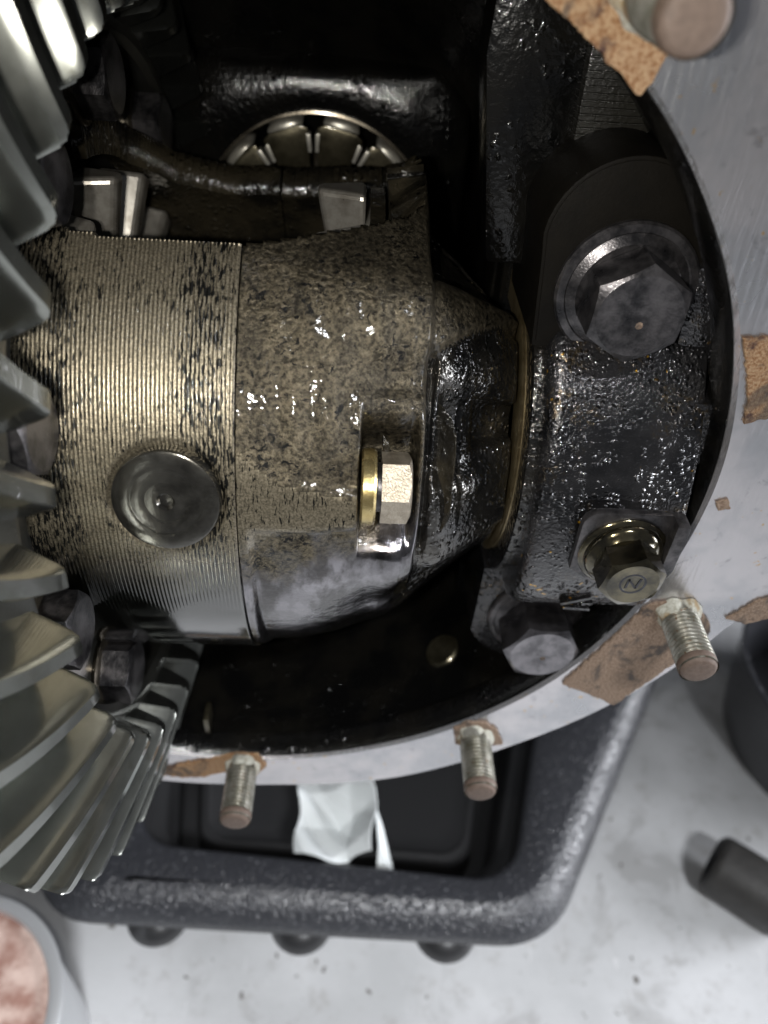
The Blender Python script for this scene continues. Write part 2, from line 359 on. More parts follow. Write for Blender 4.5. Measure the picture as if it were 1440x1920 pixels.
def grid_obj(name, X, PH, R, keep, mats, parent, attr=None):
    """surface of revolution with a radius for every (x, angle)."""
    nx, npb = len(X), len(PH)
    a = np.radians(PH)[None, :]
    V = np.stack([np.repeat(X[:, None], npb, 1), -R*np.cos(a), R*np.sin(a)], -1).reshape(-1, 3)
    i, j = np.meshgrid(np.arange(nx-1), np.arange(npb), indexing='ij'); j2 = (j+1) % npb
    Fq = np.stack([i*npb+j, (i+1)*npb+j, (i+1)*npb+j2, i*npb+j2], -1)[keep(i, j)]
    used = np.unique(Fq); rm = -np.ones(len(V), int); rm[used] = np.arange(len(used))
    me = bpy.data.meshes.new(name); Fq = rm[Fq]; V = V[used]*S
    me.vertices.add(len(V)); me.vertices.foreach_set('co', V.ravel())
    me.loops.add(Fq.size); me.loops.foreach_set('vertex_index', Fq.ravel().astype(np.int32))
    me.polygons.add(len(Fq)); me.polygons.foreach_set('loop_start', np.arange(0, Fq.size, 4, dtype=np.int32))
    me.polygons.foreach_set('loop_total', np.full(len(Fq), 4, dtype=np.int32))
    me.update(calc_edges=True); me.validate()
    me.polygons.foreach_set('use_smooth', [True]*len(me.polygons))
    for k in mats: me.materials.append(M[k])
    o = bpy.data.objects.new(name, me); COL.objects.link(o); o.parent = parent
    return o

# ================================================================== SETTING
fl = obj('floor', *box(-3000, 3000, -3500, 2500, -350, -330, 0), 'floor', kind='structure', smooth=False)

# ================================================================== AXLE HOUSING
CX, CZ, RIM = -38.4, 6.9, 116.5
house = empty('axle_housing', (0, 0, 0), 'black oily axle housing with a bright machined round rim around its open cavity', 'axle housing')
YF = -48.8
# bowl: inner wall, closed at the back, with a thick outer skin
prof = [(YF+0.9, RIM+0.2), (YF+3, RIM-1.3), (YF+9, RIM-1.6), (YF+10, RIM+2.0), (-20, RIM+1), (20, 112), (55, 102), (85, 84), (104, 55), (112, 20), (113, 0.1)]
outer = [(121, 0.1), (120, 30), (112, 60), (92, 92), (60, 112), (20, 122), (YF+16, 126)]
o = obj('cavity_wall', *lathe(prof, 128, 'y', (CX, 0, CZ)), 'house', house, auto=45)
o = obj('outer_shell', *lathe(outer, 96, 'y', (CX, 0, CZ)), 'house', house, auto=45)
# flange: outline whose width grows towards the axle tube on the right
def flange_r(a):        # a in degrees, 0 = right, 90 = up
    a = (a+180) % 360-180
    k = [(-180, 140), (-120, 137), (-95, 135.5), (-85, 135), (-67, 137.5), (-50, 139), (-35, 141.5), (-18, 146), (-12, 151), (0, 165), (40, 178), (70, 168), (110, 150), (180, 140)]
    return float(np.interp(a, [p[0] for p in k], [p[1] for p in k]))
vs, fs = [], []; SEG = 240
for i in range(SEG):
    a = 360*i/SEG; c, s = math.cos(R_(a)), math.sin(R_(a)); ro = flange_r(a)+0.5*math.sin(R_(a)*9)
    rj = RIM+1.2+0.18*math.sin(R_(a)*5)+0.10*math.sin(R_(a)*17)
    for (y, r) in ((YF+1.2, rj-1.0), (YF, rj), (YF, (rj*2+ro)/3), (YF, (rj+2*ro)/3), (YF, ro-1.2), (YF+1.1, ro), (YF+15, ro), (YF+16, ro-2), (YF+16, rj+6)):
        vs.append((CX+r*c, y, CZ+r*s))
L = 9
for i in range(SEG):
    j = (i+1) % SEG
    for k in range(L-1): fs.append((i*L+k, j*L+k, j*L+k+1, i*L+k+1))
obj('flange_rim', vs, fs, 'flange', house, auto=35)

# studs
def stud_mesh():
    pr, p = [], 1.25; vs, fs = [], []; seg = 40; Ln = 20.3; st = 150
    for j in range(seg):
        t = 2*math.pi*j/seg
        for i in range(st+1):
            y = Ln*i/st-1.0
            if y < 3.0: r = 4.75
            else:
                ph = ((y-3-p*t/(2*math.pi))/p) % 1; r = 4.2+0.85*(1-abs(2*ph-1)) if y < Ln-3.2 else 4.95
                if y > Ln-3.2: r = 4.95
            vs.append((r*math.cos(t), y, r*math.sin(t)))
    n_ = st+1
    for j in range(seg):
        k = (j+1) % seg
        for i in range(st): fs.append((j*n_+i, k*n_+i, k*n_+i+1, j*n_+i+1))
    return vs, fs
sv, sf = stud_mesh(); first = None
for (x, z, extra) in ((83.5, -31.2, 0), (36.6, -92.4, 1.0), (-38.3, -112.3, 2.0), (36.5, 106.4, 5.5)):
    if first is None:
        o = obj('stud', sv, sf, 'stud', house)
        tip = obj('stud_tip', *lathe([(16.9, 4.9), (17.3, 5.03), (18.7, 4.98), (19.9, 4.1), (20.1, 3.6), (20.15, 2.0), (20.2, 0.02)], 40, 'y'), 'stud_tip', o, auto=50)
        first = (o, tip)
    else:
        o = first[0].copy(); COL.objects.link(o); t2 = first[1].copy(); COL.objects.link(t2); t2.parent = o
    o.location = (x*S, (YF-extra*0.5)*S, z*S); o.rotation_euler = (R_(180), rnd.uniform(0, 6), 0)
# sealant collars at the stud roots
def blob(name, x, z, r, h, seed, m, parent):
    vs, fs = lathe([(-0.2, r*1.15), (-h*0.4, r*1.1), (-h*0.8, r*0.98), (-h, r*0.8)], 40, 'y', (x, YF, z), rfun=lambda a, t, rr: rr*(1+0.10*math.sin(3*t+seed)+0.06*math.sin(7*t+2*seed)))
    return obj(name, vs, fs, m, parent)
for i, (x, z) in enumerate(((83.5, -31.2), (36.6, -92.4), (-38.3, -112.3), (36.5, 106.4))):
    blob('sealant_collar', x, z, 5.2, 3.6, i*1.7, 'sealant', house)

# bearing pedestal behind the cap
ped = [(33, -82), (78, -82), (80, -20), (80, 60), (60, 118), (33, 118), (26, 90), (31, 40)]
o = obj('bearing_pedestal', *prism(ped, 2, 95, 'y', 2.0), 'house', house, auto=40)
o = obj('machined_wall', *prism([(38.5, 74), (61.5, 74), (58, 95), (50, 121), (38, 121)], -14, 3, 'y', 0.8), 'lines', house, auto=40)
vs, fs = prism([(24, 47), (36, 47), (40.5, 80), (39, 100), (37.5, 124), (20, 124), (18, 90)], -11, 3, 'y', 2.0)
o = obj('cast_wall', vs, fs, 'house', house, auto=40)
# boss that carries the pinion bearing, with a hole
BX, BY, BZ, BR = -20.7, 80.0, 16.5, 40.5
seg = 72; vs, fs = [], []
for i in range(seg):
    t = 2*math.pi*i/seg; c, s = math.cos(t), math.sin(t)
    # rounded-square outer outline
    ox = max(-48, min(52, 200*c)); oz = max(-60, min(52, 200*s)); k = min(abs(50/c) if abs(c) > 1e-6 else 1e9, abs((52 if s > 0 else 60)/s) if abs(s) > 1e-6 else 1e9)
    for (y, rr) in ((BY+22, BR-1), (BY, BR-1), (BY, BR+1.5), (BY-1, min(k, 64)-3.5), (BY+1, min(k, 64)-1.2), (BY+4, min(k, 64)), (BY+26, min(k, 66))):
        vs.append((BX+rr*c, y, BZ+rr*s))
L = 7
for i in range(seg):
    j = (i+1) % seg
    for k in range(L-1): fs.append((i*L+k, j*L+k, j*L+k+1, i*L+k+1))
obj('bearing_boss', vs, fs, 'house', house, auto=60)
# dark web that closes the back of the cavity right of the boss
obj('web', *box(30, 36, 10, 100, -60, 100, 2.0), 'house', house, auto=40)
# plug in the lower wall, small oil tab
p0 = Vector((28.5, -16.0, -91.0))
vs, fs = lathe([(0, 6.3), (1.4, 6.3), (2.0, 5.6), (1.7, 4.6), (1.7, 0.02)], 40, 'z')
obj('plug', orient(vs, (-0.57, -0.05, 0.82), (28.6, -17.5, -90.5)), fs, 'cage', house, auto=40)
obj('drip_tab', *box(-50.5, -48.8, -45, -38, -101.5, -94, 0.4), 'cage', house, auto=40)

# ================================================================== PINION BEARING
pb = empty('pinion_bearing', (BX, BY, BZ), 'roller bearing with pale rollers deep in the dark cavity', 'bearing')
def loc_parent(o, p):
    o.parent = p; o.matrix_parent_inverse = Matrix.Translation(-p.location)
    return o
loc_parent(obj('outer_race', *lathe([(4, 39.5), (-1.2, 39.6), (-1.4, 38.8), (0.5, 38.2), (6, 37), (20, 34)], 96, 'y', (BX, BY, BZ)), 'bearing', auto=40), pb)
loc_parent(obj('inner_cone', *lathe([(2, 26), (6, 27.5), (22, 25), (22, 10)], 72, 'y', (BX, BY, BZ)), 'bearing', auto=40), pb)
NR = 12; protos = None
for i in range(NR):
    a = 2*math.pi*(i+0.42)/NR
    if protos is None:
        rl = obj('roller', *lathe([(0, 0.05), (0.1, 2.2), (0.7, 3.1), (1.6, 3.5), (16, 3.2)], 20, 'y'), 'roller', pb, auto=60)
        cg = obj('cage_segment', *prism([(-4.6, 22.0), (4.6, 22.0), (6.9, 31.0), (7.6, 34.0), (5.0, 35.4), (-5.0, 35.4), (-7.6, 34.0), (-6.9, 31.0)], -1.2, 0.6, 'y', 0.5), 'cage', pb, auto=40)
        ba = obj('cage_bar', *prism([(-1.7, 27.5), (-0.5, 27.5), (-0.7, 33.0), (-2.4, 33.4)], -2.6, 2, 'y', 0.4), 'roller', pb, auto=40)
        bb = obj('cage_bar', *prism([(0.5, 27.5), (1.7, 27.5), (2.4, 33.4), (0.7, 33.0)], -2.6, 2, 'y', 0.4), 'roller', pb, auto=40)
        protos = parts = (rl, cg, ba, bb)
    else:
        parts = []
        for p in protos: q = p.copy(); COL.objects.link(q); parts.append(q)
    r, c, x1, x2 = parts
    r.location = (35.2*math.sin(a)*S, 0, 35.2*math.cos(a)*S); r.rotation_euler = (0, a, 0); r.scale = (1.7, 1, 0.75)
    c.rotation_euler = (0, a, 0); c.location = (0, -0.001, 0)
    for x in (x1, x2): x.rotation_euler = (0, a+math.pi/NR, 0)

# ================================================================== DIFFERENTIAL CASE
case = empty('differential_case', (0, 0, 0), 'oily brown differential case with a lathe-turned band and rough cast body', 'differential case')
PH = np.arange(0, 360, 0.72); PHs = (PH+180) % 360-180
def e1(x): return np.interp(x, [-70, -66, -57, -47, -37, -29, -18, -9.5, -4, 4, 8, 9], [64, 59.4, 58.2, 57.6, 57.6, 58.2, 60.6, 62.7, 64.7, 68.5, 74, 90])
def e2(x): return np.interp(x, [-71, -69, -60, -45, -30, -10, 0, 6, 9], [95, 121, 133, 138, 137, 133, 130, 122, 100])
# turned band
Xb = np.arange(-74, -28.99, 0.85/6)
rid = (np.abs(((Xb/0.85) % 1)*2-1))**1.4
edge = np.clip((Xb+29.5)/0.5, 0, 1)
Rb = (70+0.12*(rid-0.5)*(1-edge)-0.35*edge**2)[:, None]*np.ones((1, len(PH)))
# smooth worn stretch below the pin
lowm = np.maximum(sstep(-PHs, 3, 14), sstep(PHs, 75, 85))[None, :]
Rb = Rb*(1-lowm)+lowm*(70-0.35*edge[:, None]**2-0.0)
# seat of the cross pin: small clearance
da = np.radians((PHs[None, :]-15.2+180) % 360-180)*70; dx = Xb[:, None]+42.9
dd = np.hypot(da, dx); Rb = Rb-1.0*sstep(-dd, -12.4, -11.2)
kb = lambda i, j: ~((PHs[j] > e1(Xb[i])) & (PHs[j] < e2(Xb[i])))
band = grid_obj('turned_band', Xb, PH, Rb, kb, ['turned', 'arm'], case)
# cast body
Xc = np.arange(-28.93, 32.8, 0.28)
XX, PP = np.meshgrid(Xc, PHs, indexing='ij')
D = np.interp(XX, [-29, -18, -8, 1.8, 9, 16.6, 24, 30, 36], [69.3, 68.8, 66.3, 62.3, 57.5, 51, 45, 40.5, 38])
Bd = np.interp(XX, [-29, -12, 0, 6, 8.5, 9.6], [69.3, 68.6, 67.2, 65.8, 64.3, 62.5])
Hh = np.interp(XX, [8, 14, 20, 28, 33], [61.0, 58.0, 53.0, 45.5, 40.0])
s = sstep(XX, 9.2, 10.6)
body = Bd*(1-s)+Hh*s
lw = sstep(PP, -22, 0)
Rr = D*(1-lw)+body*lw
up = sstep(PP, 54, 68)*s; Rr = Rr-13*up
lo_ = 41+(XX-9)*0.80; hi_ = 54+(XX-9)*0.38
ribr = np.interp(XX, [-6, 9, 16, 24, 30, 33], [67.2, 65.0, 59.5, 52.0, 46.0, 41.5])
ribm = sstep(PP, lo_-1.6, lo_+2.2)*(1-sstep(PP, hi_-2, hi_+np.interp(XX, [0, 9, 30], [22, 12, 6])))
Rr = np.where(XX > -6, np.maximum(Rr, Rr*(1-ribm)+ribr*ribm), Rr)
# boss ridge that the lathe just skimmed, and the ledge below it
wdt = np.interp(XX, [-29, -20, -4], [10.0, 4.6, 2.2]); rm = 1-sstep(np.abs(PP-13.5), wdt, wdt+2.5)
skim = 69.5+0.10*(np.abs(((XX/0.85) % 1)*2-1)-0.5)
left = (XX < -4.0)
Rr = np.where(left, Rr*(1-rm)+np.maximum(Rr, skim)*rm, Rr)
ledge = sstep(-PP, -9.6, -8.0)*sstep(PP, -60, -30)*sstep(XX, -27.5, -25.5)*(1-sstep(XX, -2, 6))
Rr = Rr-2.0*ledge
# swelling that grows into the upper web, hollow under it, dark groove behind the body edge, lower web
Rr = Rr+2.4*np.exp(-((PP-51)/8)**2)*sstep(XX, -24, 0)*(1-s)
Rr = Rr-3.4*np.exp(-((PP-37)/4.5)**2)*sstep(XX, -13, 3)*(1-s)
Rr = Rr-3.8*np.exp(-((XX-10.6)/0.9)**2)*sstep(PP, -8, 4)*(1-sstep(PP, 41, 46))
Rr = Rr-5.0*np.exp(-((PP-25)/11)**4)*sstep(XX, 10.5, 14)*(1-0.6*sstep(XX, 22, 32))
Rr = Rr+2.6*np.exp(-((PP+7)/7)**2)*sstep(XX, 11, 16)
# pocket of the lock bolt
pk = sstep(XX, -4.2, -3.7)*(1-sstep(XX, 6.6, 9.8))*sstep(PP, 1.0, 10)*(1-sstep(PP, 23, 34))
Rr = np.minimum(Rr, Rr*(1-pk)+57.3*pk)
# square recess in the hub
rc = sstep(XX, 21.0, 22.0)*sstep(PP, 20.3, 22)*(1-sstep(PP, 33.5, 35.5))
Rr = Rr-4.5*rc
# casting waviness
Rr = Rr+0.25*np.sin(XX*0.9+PP*0.05)*np.sin(PP*0.16)*sstep(XX, -26, -20)*(1-rm)*sstep(PP, -4, 12)
kc = lambda i, j: ~((PHs[j] > e1(Xc[i])) & (PHs[j] < e2(Xc[i])))
body = grid_obj('cast_body', Xc, PH, Rr, kc, ['cast', 'arm', 'turned', 'hub'], case)
# material by place: hub beyond the body edge, skimmed ridge
cx = np.empty(len(body.data.polygons)*3); body.data.polygons.foreach_get('center', cx); cx = cx.reshape(-1, 3)*1000
ph = np.degrees(np.arctan2(cx[:, 2], -cx[:, 1])); mi = np.zeros(len(cx), np.int32)
lof = 41+(cx[:, 0]-9)*0.8; hif = 54+(cx[:, 0]-9)*0.38
mi[(cx[:, 0] > 9.4) & ((ph < lof) | (ph > hif+6)) & (ph > -25)] = 3
mi[(cx[:, 0] < -4) & (np.abs(ph-13.5) < np.interp(cx[:, 0], [-29, -20, -4], [10.0, 4.6, 2.2]))] = 2
body.data.polygons.foreach_set('material_index', mi)
for o in (band, body):
    md = o.modifiers.new('thickness', 'SOLIDIFY'); md.thickness = 0.009; md.offset = -1; md.use_rim = True
    md.material_offset = 1; md.material_offset_rim = 1
# flange of the case that carries the ring gear
obj('case_flange', *lathe([(-72, 69.5), (-72, 88), (-88, 88), (-88, 60)], 96, 'x'), 'gearbody', case, auto=40)
# cross pin
pc, ps = math.cos(R_(15.2)), math.sin(R_(15.2))
vs, fs = lathe([(0, 11.1), (13.0, 11.1), (13.8, 10.8), (14.0, 10.4), (14.0, 7.3), (13.97, 7.1), (14.0, 6.9), (14.0, 4.4), (13.97, 4.2), (14.0, 4.0), (14.0, 1.9), (13.2, 1.3), (13.1, 0.02)], 72, 'z')
pin = obj('cross_pin', orient(vs, (0, -pc, ps), (-42.9, -57.2*pc, 57.2*ps)), fs, 'pin', case, auto=30)
# lock bolt with its washer
lb = Vector((-3.6, -65.3*math.cos(R_(17.3)), 65.3*math.sin(R_(17.3))))
lock = obj('lock_bolt', to_plus_x(hexhead(7.6, 6.2, 17)[0], lb+Vector((4.2, 0, 0))), hexhead(7.6, 6.2, 17)[1], 'bolt_bright', case, auto=30)
vs, fs = lathe([(0, 4), (0, 7.6), (0.4, 8.1), (2.6, 8.1), (3.1, 7.6), (3.2, 4)], 64, 'x', tuple(lb))
obj('washer', vs, fs, 'brass', lock, auto=40)
vs, fs = lathe([(0.2, 5.2), (4.3, 5.2)], 40, 'x', tuple(lb)); obj('shank', vs, fs, 'bolt_dark', lock)
# side gears inside the window
def tooth_bevel(r0, r1, h0, h1, w0, w1):
    vs = []
    for (r, h, ww) in ((r0, h0, w0), (r1, h1, w1)):
        for (u, v) in ((-1, 0), (-0.45, 1), (0.45, 1), (1, 0)): vs.append((v*h, r, u*ww))
    fs = [(0, 1, 2, 3), (7, 6, 5, 4), (0, 4, 5, 1), (1, 5, 6, 2), (2, 6, 7, 3), (3, 7, 4, 0)]
    return vs, fs
for (x0, sgn) in ((-77, 1), (-3, -1)):
    sg = obj('side_gear', *lathe([(x0, 20), (x0+sgn*7, 22), (x0+sgn*0.5, 57), (x0-sgn*3, 57)], 64, 'x'), 'arm', case, auto=40)
    proto = None
    for i in range(14):
        if proto is None:
            vs, fs = tooth_bevel(24, 58, 6, 12, 3.2, 7.2); proto = flip_out(obj('tooth', vs, fs, 'inner_gear', sg, smooth=False)); t = proto
            md = proto.modifiers.new('edge', 'BEVEL'); md.width = 0.0018; md.segments = 3
        else: t = proto.copy(); COL.objects.link(t)
        t.location = ((x0+sgn*1.5)*S, 0, 0); t.rotation_euler = (2*math.pi*(i+0.3)/14, 0, 0)
        if sgn < 0: t.scale = (-1, 1, 1)

# ================================================================== RING GEAR
gear = empty('ring_gear', (-70, 0, 0), 'large grey steel ring gear with curved teeth at the left', 'ring gear')
body_g = loc_parent(obj('gear_body', *lathe([(-66.5, 86), (-65.0, 87.8), (-64.7, 89.9), (-78.3, 124.2), (-80, 125.5), (-90, 119), (-91, 86)], 148, 'x', closed=True), 'gearbody', auto=30), gear)
flip_out(body_g)
cn, sn = math.cos(R_(16)), math.sin(R_(16))
def tooth_mesh():
    ts = [0, 0.012, 0.035, 0.07, 0.12, 0.2, 0.3, 0.4, 0.5, 0.6, 0.7, 0.8, 0.88, 0.95, 0.985, 1.0]
    prof = [(-1.0, 1.0), (-0.93, 0.90), (-0.80, 0.68), (-0.61, 0.42), (-0.47, 0.20), (-0.345, 0.05), (-0.28, 0.0), (0.28, 0.0), (0.345, 0.05), (0.47, 0.20), (0.61, 0.42), (0.80, 0.68), (0.93, 0.90), (1.0, 1.0)]
    vs, fs = [], []; L = len(prof)
    for t in ts:
        X0, r0 = -54.5-10*t, 93+35*t; dep = 11.0+3.5*t
        psi = (0.00434*35*t+0.5*(0.00615-0.00434)*35*t*t)
        sc = r0/93; cut = 0.0
        if t < 0.07: cut = 2.6*(1-math.sqrt(max(0, 1-((0.07-t)/0.07)**2)))
        if t > 0.97: cut = 0.5*((t-0.97)/0.03)**2
        for (u, d) in prof:
            dd = max(d*dep, cut if d*dep < cut else d*dep)
            hw = 5.5*sc*(0.97 if t in (0, 1.0) else 1)
            # the tooth tip leans a touch on one side as a hypoid gear's does
            uu = u*hw+0.25*sc*(1-d)
            x = X0-dd*cn; r = r0-dd*sn; a = psi+uu/r
            vs.append((x, -r*math.cos(a), r*math.sin(a)))
    for i in range(len(ts)-1):
        for k in range(L-1): fs.append((i*L+k, i*L+k+1, (i+1)*L+k+1, (i+1)*L+k))
    fs.append(tuple(range(L))); e = (len(ts)-1)*L; fs.append(tuple(e+k for k in range(L-1, -1, -1)))
    return vs, fs
tv, tf = tooth_mesh(); proto = None; NT = 37
for i in range(NT):
    if proto is None:
        proto = flip_out(obj('tooth', [(v[0]+70, v[1], v[2]) for v in tv], tf, 'gear', gear)); sharp(proto.data, 28); t = proto
    else: t = proto.copy(); COL.objects.link(t)
    a = 2.0+360/NT*i
    t.rotation_euler = (-R_(a), 0, 0)
# bolts that hold the gear, heads towards the case
hv, hf = hexhead(9.2, 9.0, 10); pb_ = None
for i in range(10):
    if pb_ is None:
        pb_ = obj('gear_bolt', to_plus_x(hv, (0, 0, 0)), hf, 'bolt_dark', gear, auto=30); wv_, wf_ = lathe([(-0.5, 11), (0.9, 11), (1.4, 10.2), (1.4, 7)], 40, 'x')
        ws_ = obj('washer', wv_, wf_, 'bearing', pb_, auto=40); t = pb_
    else:
        t = pb_.copy(); COL.objects.link(t); ww = ws_.copy(); COL.objects.link(ww); ww.parent = t
    a = R_(-45+36*i); t.location = ((-71.9+70)*S, -78*math.cos(a)*S, 78*math.sin(a)*S); t.rotation_euler = (-a, 0, 0)

# ================================================================== SHIM AND BEARING CAP
sh = obj('bearing_shim', *lathe([(33.6, 33), (33.6, 40.6), (33.9, 41.0), (34.6, 40.6), (35.3, 41.0), (35.7, 40.6), (35.7, 33)], 128, 'x'), 'shim', auto=40)
tag(sh, 'thin bronze shim ring between the case and the bearing cap', 'shim ring')

cap = empty('cap_assembly', (52, 0, 0), 'wet black cast bearing cap bolted down at the right of the case', 'bearing cap')
out = [(0.5, 42.5), (-33.2, 42.5), (-35.3, 40.5), (-37, 38), (-41, 32.5), (-46.5, 25), (-50.5, 16), (-53.2, 7), (-55, -3), (-55, -12), (-53, -21), (-50, -28), (-46, -32), (-40, -34), (0.5, -34)]
vs, fs = prism(out, 37.2, 73, 'x', 0)
bm = bmesh.new(); me = bpy.data.meshes.new('t')
me.from_pydata(vs, [], fs); bm.from_mesh(me)
bmesh.ops.recalc_face_normals(bm, faces=bm.faces)
le = [e for e in bm.edges if all(abs(v.co.x-37.2) < 1e-4 for v in e.verts) and min(v.co.y for v in e.verts) < 0]
bmesh.ops.bevel(bm, geom=le, offset=3.8, segments=3, profile=0.6, affect='EDGES', clamp_overlap=False)
re_ = [e for e in bm.edges if all(abs(v.co.x-73) < 1e-4 for v in e.verts) and min(v.co.y for v in e.verts) < 0]
bmesh.ops.bevel(bm, geom=re_, offset=1.5, segments=2, profile=0.6, affect='EDGES', clamp_overlap=False)
bm.verts.index_update(); vs = [tuple(v.co) for v in bm.verts]; fs = [tuple(v.index for v in f.verts) for f in bm.faces]; bm.free()
loc_parent(obj('cap_arch', vs, fs, 'cap', auto=50), cap)
bandp = [(0.5, 43)]+[(-47.5*math.cos(R_(a)), 47.5*math.sin(R_(a))) for a in range(64, -46, -6)]+[(0.5, -34)]
loc_parent(obj('side_band', *prism(bandp, 34.8, 41, 'x', 1.0), 'hub', auto=40), cap)
# upper ear: tongue with a rounded end; its face is a machined spot face
ear = [(33.5, 38), (32.0, 58)]+arc(48.5, 62, 17.2, 175, 25, 16)+[(66, 66), (71, 60), (73, 38)]
loc_parent(obj('upper_ear', *prism(ear, -33.0, 0.4, 'y', 0.5), 'spot', auto=40), cap)
loc_parent(obj('spot_face', *prism([(34.2, 39.5), (32.7, 58)]+arc(48.5, 62, 16.4, 175, 30, 16)+[(65, 64), (70, 58), (71.5, 39.5)], -33.3, -32.0, 'y', 0.2), 'spot', auto=40), cap)
low = [(33, -33)]+arc(50, -54, 18.5, 200, 340, 14)+[(72, -33)]
loc_parent(obj('lower_ear', *prism(low, -33.0, 0.4, 'y', 1.2), 'cap', auto=40), cap)
# lobe right of the upper bolt and lug on the right side
loc_parent(obj('side_lobe', *prism([(66, 30), (77, 34), (79.5, 46), (76, 56), (70, 62), (64, 58)], -35, -4, 'y', 1.5), 'cap', auto=40), cap)
loc_parent(obj('side_lug', *box(70, 79.5, -43, -6, 13, 31, 1.4), 'cap', auto=40), cap)
# bolts
def cap_bolt(x, z, rot, corner, h, lbl, wr=15.2, m='bolt_dark'):
    q = hexhead(corner, h, rot, dish=0.35); y0 = -33.2
    b = loc_parent(obj('cap_bolt', to_minus_y(q[0], (x, y0-2.6, z)), q[1], m, auto=22, label=lbl), cap)
    prof = [(0, wr), (-1.2, wr), (-1.7, wr-0.5), (-1.9, wr-2.0), (-1.7, wr-2.3), (-2.2, wr-3.2), (-2.7, wr-4.2), (-2.4, wr-5.5), (-2.4, 7)]
    w_ = obj('washer', *lathe(prof, 80, 'y', (x, y0, z)), 'bolt_dark', auto=30); w_.parent = b
    d_ = obj('centre_mark', *lathe([(-0.02, 0.85), (-0.2, 0.65), (-0.22, 0.02)], 9, 'y', (x+0.5, y0-2.6-h+0.35, z-2.0)), 'gasket'); d_.parent = b
    return b
cap_bolt(51.0, 52.2, 88, 10.8, 9.8, 'upper black hex bolt head with a wide washer')
cap_bolt(51.0, -52.2, -2, 11.4, 12.4, 'lower black hex bolt under the cap', 14.4, 'bolt_lit')
# lock plate with its flanged bolt
plate = [(47.5, -8)]+arc(51.5, 6.0, 4.0, 180, 90, 5)+[(68, 10.0)]+arc(66.5, -5.0, 3.0, 0, -60, 4)+[(64, -12), (54, -12.5)]
lp = loc_parent(obj('lock_plate', *prism(plate, -57.2, -55.0, 'y', 0.5), 'bolt_dark', auto=40), cap)
o = obj('bent_tab', *prism([(67.5, 10.2), (70.8, 9.9), (70.8, -4), (69.8, -6.5), (67.5, -7.5)], -61.0, -55.5, 'y', 0.8), 'bolt_dark', auto=40); o.parent = lp
q = hexhead(7.7, 7.0, 20, round_in=0.88, dish=0.4)
b = loc_parent(obj('lock_plate_bolt', to_minus_y(q[0], (58.6, -61.0, -1.6)), q[1], 'bolt_gold', auto=25, label='oily yellow flanged bolt with a round stamped mark'), cap)
o = obj('bolt_flange', *lathe([(0, 10.2), (-0.8, 10.4), (-1.3, 10.0), (-1.5, 9.3), (-2.3, 9.2), (-2.9, 8.8), (-3.3, 8.2), (-4.2, 7.3), (-4.3, 5)], 64, 'y', (58.6, -57.0, -1.6)), 'bolt_gold', auto=40); o.parent = b
hy = -61.0-6.7
for (ra, rb) in ((4.6, 4.0), (3.1, 2.6)):
    o = obj('stamped_ring', *lathe([(0.25, ra+0.15), (-0.18, ra), (-0.18, rb), (0.25, rb-0.15)], 48, 'y', (58.6, hy+0.12, -1.6)), 'stamp', auto=40); o.parent = b
def bar(p, q_, wd, y0, y1):
    d = Vector((q_[0]-p[0], q_[1]-p[1])).normalized(); nrm = Vector((-d.y, d.x))*wd/2
    return prism([(p[0]+nrm.x, p[1]+nrm.y), (q_[0]+nrm.x, q_[1]+nrm.y), (q_[0]-nrm.x, q_[1]-nrm.y), (p[0]-nrm.x, p[1]-nrm.y)], y0, y1, 'y', 0)
for (p, q_) in (((57.2, -3.0), (57.5, -0.3)), ((57.5, -0.3), (59.5, -3.0)), ((59.5, -3.0), (60.2, 0.0))):
    o = obj('stamped_stroke', *bar(p, q_, 0.5, hy-0.1, hy+0.5), 'stamp', smooth=False); o.parent = b
# cast mark on the lower face of the cap: two strokes and a short tick
for (p, q_) in (((49.5, -24.6), (57.0, -22.0)), ((50.5, -26.0), (57.5, -26.4)), ((55.0, -24.4), (57.8, -24.2))):
    o = loc_parent(obj('cast_stroke', *bar(p, q_, 0.8, -53.6, -49), 'cap', smooth=False), cap)

# ================================================================== GASKET SCRAPS on the rim
def scrap(outline, label, m='gasket', th=0.9, seed=1):
    # roughen the outline
    rr = random.Random(seed); pts = []
    for i, p in enumerate(outline):
        q = outline[(i+1) % len(outline)]; d = math.hypot(q[0]-p[0], q[1]-p[1]); k = max(1, int(d/0.6))
        for j in range(k):
            t = j/k; amp = 0.1 if j == 0 else 0.22
            w1 = 0.22*math.sin(d*t*1.1+seed)*math.sin(d*t*0.43+2*seed); pts.append((p[0]+(q[0]-p[0])*t+rr.uniform(-amp, amp)+w1*(q[1]-p[1])/d, p[1]+(q[1]-p[1])*t+rr.uniform(-amp, amp)-w1*(q[0]-p[0])/d))
    o = obj('gasket_scrap', *prism(pts, YF-th, YF-0.004, 'y', 0.15, 1), m, smooth=False)
    return tag(o, label, 'gasket scrap', 'gasket scraps stuck on the rim')
scrap([(10, 112), (19.2, 105.6), (24.7, 102.4), (28.5, 99.9), (33.6, 96.3), (38.5, 92.6), (39.9, 94.2), (40.9, 97.1), (41.6, 99.4), (42.5, 106), (38, 118), (18, 122)], 'large rust-orange gasket scrap under the topmost stud', 'gasket_rust', 1.1, 3)
scrap([(71.2, 50.7), (79, 51.5), (89, 36), (83.8, 32.4), (79.2, 30.5), (76.3, 40.1)], 'brown gasket scrap across the right side of the rim', 'gasket_rust', 0.9, 4)
scrap([(58.9, -63.9), (66.2, -47.8), (74.6, -28.6), (77, -27.2), (81.5, -26.8), (87.9, -29), (92.6, -33), (95.3, -38), (92, -48), (84, -62), (77.0, -73.9), (72, -70.5)], 'wide tan gasket scrap around the lower right stud', 'gasket', 0.9, 5)
